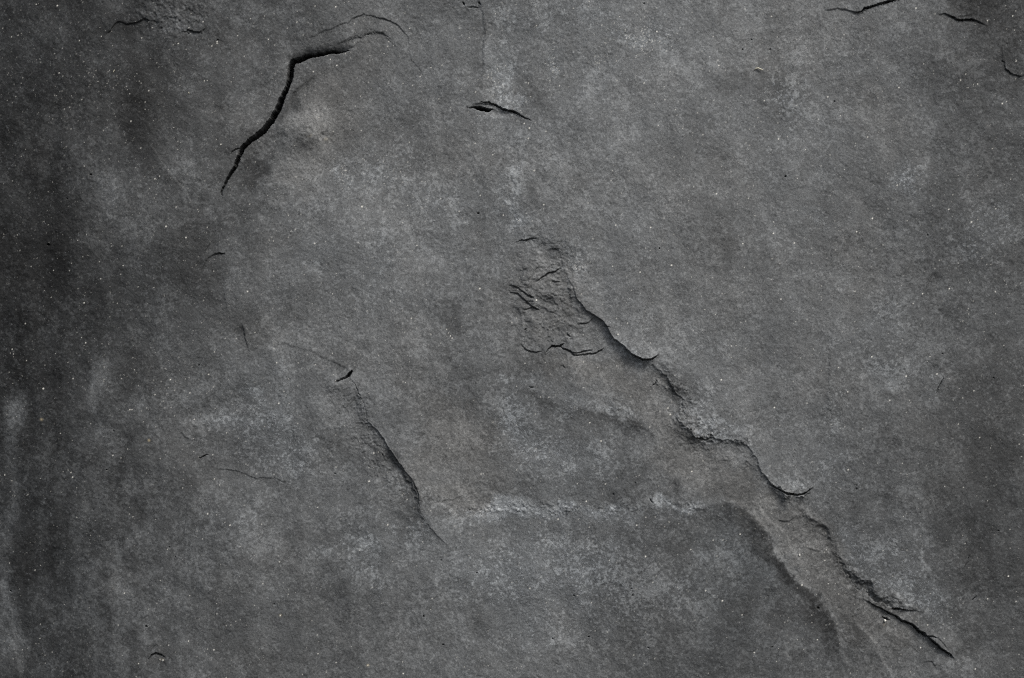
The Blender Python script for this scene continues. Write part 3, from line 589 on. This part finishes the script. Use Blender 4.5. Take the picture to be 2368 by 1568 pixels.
def stone_material():
    m = bpy.data.materials.new("weathered_slate")
    m.use_nodes = True
    nt = m.node_tree; N = nt.nodes; Lk = nt.links
    b = N["Principled BSDF"]

    def node(t, **kw):
        n = N.new(t)
        for k, v in kw.items():
            setattr(n, k, v)
        return n

    def math_(op, a, c=None, d=None):
        n = node("ShaderNodeMath", operation=op)
        for i, v in enumerate((a, c, d)):
            if v is None:
                continue
            if isinstance(v, (int, float)):
                n.inputs[i].default_value = v
            else:
                Lk.new(v, n.inputs[i])
        return n.outputs[0]

    def ramp(v, lo, hi, a=0.0, c=1.0):
        n = node("ShaderNodeMapRange", interpolation_type='SMOOTHSTEP')
        Lk.new(v, n.inputs[0])
        n.inputs[1].default_value = lo; n.inputs[2].default_value = hi
        n.inputs[3].default_value = a; n.inputs[4].default_value = c
        return n.outputs[0]

    tc = node("ShaderNodeTexCoord")

    def noise(scale, detail, rough_, stretch=None):
        n = node("ShaderNodeTexNoise")
        src = tc.outputs["Object"]
        if stretch:
            mp = node("ShaderNodeMapping"); Lk.new(src, mp.inputs[0]); mp.inputs[3].default_value = stretch
            src = mp.outputs[0]
        Lk.new(src, n.inputs["Vector"])
        n.inputs["Scale"].default_value = scale; n.inputs["Detail"].default_value = detail
        n.inputs["Roughness"].default_value = rough_
        return n.outputs["Fac"]

    patina_shade = node("ShaderNodeVertexColor", layer_name="patina_shade")  # stone colour with the ledge and fold shade mixed in
    wear = node("ShaderNodeVertexColor", layer_name="wear")
    sep = node("ShaderNodeSeparateColor"); Lk.new(wear.outputs[0], sep.inputs[0])
    spk_, pit_, crust_ = sep.outputs[0], sep.outputs[1], sep.outputs[2]
    grain = noise(620, 5, .75)
    mid = noise(170, 5, .7)
    flk = noise(330, 6, .72)
    # grain modulation
    g = math_('ADD', ramp(grain, .3, .7, .66, 1.34), ramp(mid, .3, .7, -.13, .13))
    mul = node("ShaderNodeVectorMath", operation='SCALE')
    Lk.new(patina_shade.outputs[0], mul.inputs[0]); Lk.new(g, mul.inputs["Scale"])
    # pale flecks, thicker on the crust
    thr = math_('MULTIPLY_ADD', crust_, .11, flk)
    fl = ramp(thr, .58, .70)
    fl = math_('MULTIPLY', fl, math_('MULTIPLY_ADD', crust_, .45, .36))
    mx = node("ShaderNodeMix", data_type='RGBA')
    Lk.new(fl, mx.inputs[0]); Lk.new(mul.outputs[0], mx.inputs[6]); mx.inputs[7].default_value = (.245, .262, .278, 1)
    # chips never much brighter than their surroundings: scale by patina
    # dark grains
    mk = node("ShaderNodeMix", data_type='RGBA')
    Lk.new(math_('MULTIPLY', pit_, .85), mk.inputs[0]); Lk.new(mx.outputs[2], mk.inputs[6]); mk.inputs[7].default_value = (.012, .012, .012, 1)
    # quartz specks
    vor = node("ShaderNodeTexVoronoi"); Lk.new(tc.outputs["Object"], vor.inputs["Vector"]); vor.inputs["Scale"].default_value = 210
    sc_ = node("ShaderNodeSeparateColor"); Lk.new(vor.outputs["Color"], sc_.inputs[0])
    tiny = math_('MULTIPLY', ramp(vor.outputs["Distance"], .20, .06), ramp(sc_.outputs[0], .86, 1.0, 0, .42))
    sp = math_('MAXIMUM', spk_, tiny)
    sm = node("ShaderNodeMix", data_type='RGBA')
    Lk.new(sp, sm.inputs[0]); Lk.new(mk.outputs[2], sm.inputs[6]); sm.inputs[7].default_value = (.86, .85, .78, 1)
    Lk.new(sm.outputs[2], b.inputs["Base Color"])
    Lk.new(ramp(mid, .3, .7, .62, .85), b.inputs["Roughness"])
    b.inputs["Specular IOR Level"].default_value = .28
    bp = node("ShaderNodeBump")
    hh = math_('ADD', math_('MULTIPLY', grain, .55), math_('ADD', mid, math_('MULTIPLY', fl, .6)))
    Lk.new(hh, bp.inputs["Height"]); bp.inputs["Strength"].default_value = .55; bp.inputs["Distance"].default_value = .0011
    Lk.new(bp.outputs[0], b.inputs["Normal"])
    return m


STONE = stone_material()

# ------------------------------------------------------------------ meshes
Hf = H.astype(np.float64)
P = np.stack([(X - CX) * S, -Hf * S, (CY - Y) * S + CZ], -1).astype(np.float32)
gyh, gxh = np.gradient(Hf, ST)
NRM = np.stack([-gxh, -np.ones_like(Hf), gyh], -1)
NRM /= np.linalg.norm(NRM, axis=-1, keepdims=True)


def inside(poly, xs, ys):
    r = np.zeros(xs.shape, bool)
    n = len(poly)
    for k in range(n):
        xa, ya = poly[k][:2]; xb, yb = poly[(k + 1) % n][:2]
        if ya == yb:
            continue
        c = ((ya > ys) != (yb > ys)) & (xs < (xb - xa) * (ys - ya) / (yb - ya) + xa)
        r ^= c
    return r


xc = (XW[:-1, :-1] + XW[1:, 1:]) / 2; yc = (YW[:-1, :-1] + YW[1:, 1:]) / 2
flake_poly = [p[:2] for p in MAIN[::-1]] + [(832, 82), (864, 70), (894, 84), (909, 96), (944, 130), (972, 167), (975, 250), (940, 340), (880, 410), (800, 440), (700, 445), (600, 455), (540, 470)]
scar_poly = [p[:2] for p in E1[1:-3]] + [p[:2] for p in E2[1:-2]] + [(1880, 1160)] + [p[:2] for p in E3[1:-1]] + [(2150, 1476), (2165, 1493), (2200, 1518), (2230, 1580), (2260, 1800), (2060, 1800)] + \
            [p[:2] for p in B1[::-1][1:-1]] + [(1500, 1090), (1510, 1020), (1440, 940), (1330, 880), (1230, 850), (1190, 800), (1178, 700), (1182, 600)]
reg = np.zeros(xc.shape, np.int8)
reg[inside(scar_poly, xc, yc)] = 2
reg[inside(flake_poly, xc, yc)] = 1

slab = bpy.data.objects.new("stone_slab", None)
scene.collection.objects.link(slab)
slab.location = (0, 0.05, CZ - (Y1 - CY) * S)
slab["label"] = "dark grey weathered slate rock face with black cracks, a loose flake and a diagonal scar"
slab["category"] = "rock face"
slab["kind"] = "thing"
base = np.array(slab.location, np.float32)


def build_part(name, mask):
    jj, ii = np.nonzero(mask)
    idx = np.stack([(jj + 1) * nx + ii, (jj + 1) * nx + ii + 1, jj * nx + ii + 1, jj * nx + ii], 1)
    used = np.zeros(nx * ny, bool); used[idx.ravel()] = True
    remap = np.cumsum(used) - 1
    faces = remap[idx].astype(np.int32)
    co = P.reshape(-1, 3)[used] - base
    me = bpy.data.meshes.new(name)
    me.vertices.add(len(co)); me.vertices.foreach_set("co", co.ravel())
    me.loops.add(faces.size); me.loops.foreach_set("vertex_index", faces.ravel())
    me.polygons.add(len(faces))
    me.polygons.foreach_set("loop_start", (np.arange(len(faces)) * 4).astype(np.int32))
    me.update(calc_edges=True)
    for nm, arr in (("patina_shade", COL), ("wear", WEAR)):
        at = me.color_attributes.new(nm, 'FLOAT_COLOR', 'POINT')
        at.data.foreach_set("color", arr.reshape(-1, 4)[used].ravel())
    me.polygons.foreach_set("use_smooth", np.ones(len(faces), bool))
    me.normals_split_custom_set_from_vertices(NRM.reshape(-1, 3)[used].tolist())
    me.materials.append(STONE)
    o = bpy.data.objects.new(name, me)
    scene.collection.objects.link(o)
    o.parent = slab
    return o


build_part("surface_layer", reg == 0)
fl_o = build_part("loose_flake", reg == 1)
fl_o["label"] = "raised flake of slate behind the black crack at the upper left"
sc_o = build_part("exposed_layer", reg == 2)
sc_o["label"] = "brownish lower layer laid bare along the diagonal scar"

# body of the slab behind its face
border = [(0, i) for i in range(0, nx)] + [(j, nx - 1) for j in range(1, ny)] + [(ny - 1, i) for i in range(nx - 2, -1, -1)] + [(j, 0) for j in range(ny - 2, 0, -1)]
border = border[::2] if len(border) % 2 == 0 else border
top_ring = np.array([P[j, i] for j, i in border]) - base
top_ring[:, 1] += 0.0004
back_ring = top_ring.copy(); back_ring[:, 1] = 0.16 - base[1]
n = len(top_ring)
verts = np.concatenate([top_ring, back_ring]).tolist()
faces = [(k, k + n, (k + 1) % n + n, (k + 1) % n) for k in range(n)] + [tuple(range(n, 2 * n))]
me = bpy.data.meshes.new("slab_body")
me.from_pydata(verts, [], faces)
for nm, c in (("patina_shade", (.09, .092, .095, 1)), ("wear", (0, 0, 0, 1))):
    at = me.color_attributes.new(nm, 'FLOAT_COLOR', 'POINT')
    at.data.foreach_set("color", np.tile(np.array(c, np.float32), 2 * n))
me.materials.append(STONE)
o = bpy.data.objects.new("slab_body", me); scene.collection.objects.link(o); o.parent = slab


# ------------------------------------------------------------------ small loose things lying on the stone
def height_at(x, y):
    return float(sample(H, np.array([x]), np.array([y]))[0])


def wpos(x, y, up=0.0):
    return Vector(((x - CX) * S, -(height_at(x, y) + up) * S, (CY - y) * S + CZ))


def simple_mat(name, col, rough_=.6, var=.25, scale=900):
    m = bpy.data.materials.new(name); m.use_nodes = True
    nt = m.node_tree; b = nt.nodes["Principled BSDF"]
    nz = nt.nodes.new("ShaderNodeTexNoise"); nz.inputs["Scale"].default_value = scale; nz.inputs["Detail"].default_value = 4
    cr = nt.nodes.new("ShaderNodeValToRGB")
    cr.color_ramp.elements[0].position = .3; cr.color_ramp.elements[1].position = .7
    cr.color_ramp.elements[0].color = [c * (1 - var) for c in col] + [1]
    cr.color_ramp.elements[1].color = [min(1, c * (1 + var)) for c in col] + [1]
    tc = nt.nodes.new("ShaderNodeTexCoord")
    nt.links.new(tc.outputs["Object"], nz.inputs["Vector"])
    nt.links.new(nz.outputs["Fac"], cr.inputs[0]); nt.links.new(cr.outputs[0], b.inputs["Base Color"])
    b.inputs["Roughness"].default_value = rough_
    return m


def fibre(name, pts, r, mat, label, cat):
    """a tapering round strand through (x, y, lift) points"""
    o0 = wpos(pts[0][0], pts[0][1])
    cs = [wpos(p[0], p[1], p[2]) - o0 for p in pts]
    k = 8; vs = []; fs = []
    for i, c in enumerate(cs):
        t = (cs[min(i + 1, len(cs) - 1)] - cs[max(i - 1, 0)]).normalized()
        a = t.cross(Vector((0, 1, 0))).normalized(); b2 = t.cross(a)
        rr = r * S * pts[i][3]
        for q in range(k):
            th = 2 * math.pi * q / k
            vs.append(c + rr * (math.cos(th) * a + .7 * math.sin(th) * b2))
    for i in range(len(cs) - 1):
        for q in range(k):
            fs.append((i * k + q, i * k + (q + 1) % k, (i + 1) * k + (q + 1) % k, (i + 1) * k + q))
    fs.append(tuple(range(k))[::-1]); fs.append(tuple(range((len(cs) - 1) * k, len(cs) * k)))
    me = bpy.data.meshes.new(name); me.from_pydata([tuple(v) for v in vs], [], fs)
    me.polygons.foreach_set("use_smooth", np.ones(len(fs), bool))
    me.materials.append(mat)
    o = bpy.data.objects.new(name, me); scene.collection.objects.link(o); o.location = o0
    o["label"] = label; o["category"] = cat
    return o


def lump(name, x, y, r, up, squash, mat, label, cat, seed):
    import bmesh
    bm = bmesh.new(); bmesh.ops.create_icosphere(bm, subdivisions=3, radius=r * S)
    rr = np.random.default_rng(seed)
    dirs = rr.standard_normal((9, 3)); dirs /= np.linalg.norm(dirs, axis=1, keepdims=True)
    for v in bm.verts:
        u = np.array(v.co) / (r * S)
        cut = 1.0
        for d in dirs:
            q = float(u @ d)
            if q > .8:
                cut = min(cut, .8 / q)
        v.co = Vector((u[0] * squash[0] * cut, u[1] * squash[1] * cut, u[2] * squash[2] * cut)) * r * S
    me = bpy.data.meshes.new(name); bm.to_mesh(me); bm.free()
    me.materials.append(mat)
    o = bpy.data.objects.new(name, me); scene.collection.objects.link(o); o.location = wpos(x, y, up)
    o["label"] = label; o["category"] = cat
    return o


straw = simple_mat("dry_straw", (.52, .50, .40), .5)
quartz = simple_mat("white_quartz", (.80, .79, .72), .4, .1)
chip = simple_mat("pale_chip", (.60, .59, .55), .6)
fibre("straw", [(1746, 160, .4, .5), (1749, 156.5, 1.6, 1), (1754, 156, 3.4, 1), (1761, 159, 4.4, .9), (1766, 161, 4.6, .3)], 1.7, straw,
      "short bent straw bit standing off the stone at the upper right, casting a tiny shadow", "straw")
fibre("plant_fibre", [(259.5, 168, .5, .4), (261, 165.5, .8, 1), (262.5, 163, .9, 1), (263.5, 160.5, .6, .3)], .9, straw,
      "thin cream fibre lying on the dark stone at the upper left", "fibre")
fibre("dry_seed", [(436, 213, .4, .4), (436.8, 215.5, .8, 1), (437, 218, .4, .4)], 1.1, straw,
      "tiny buff seed on the dark stone left of the long black crack", "seed")
lump("pebble", 2047, 1436, 3.3, 2.2, (1, .9, 1), quartz, "round white pebble caught below the crack at the lower right", "pebble", 1)
lump("stone_chip", 1848.5, 1284, 3.0, 1.0, (.75, .6, 1.15), chip, "pointed pale chip lying in the brown diagonal channel", "stone chip", 3)
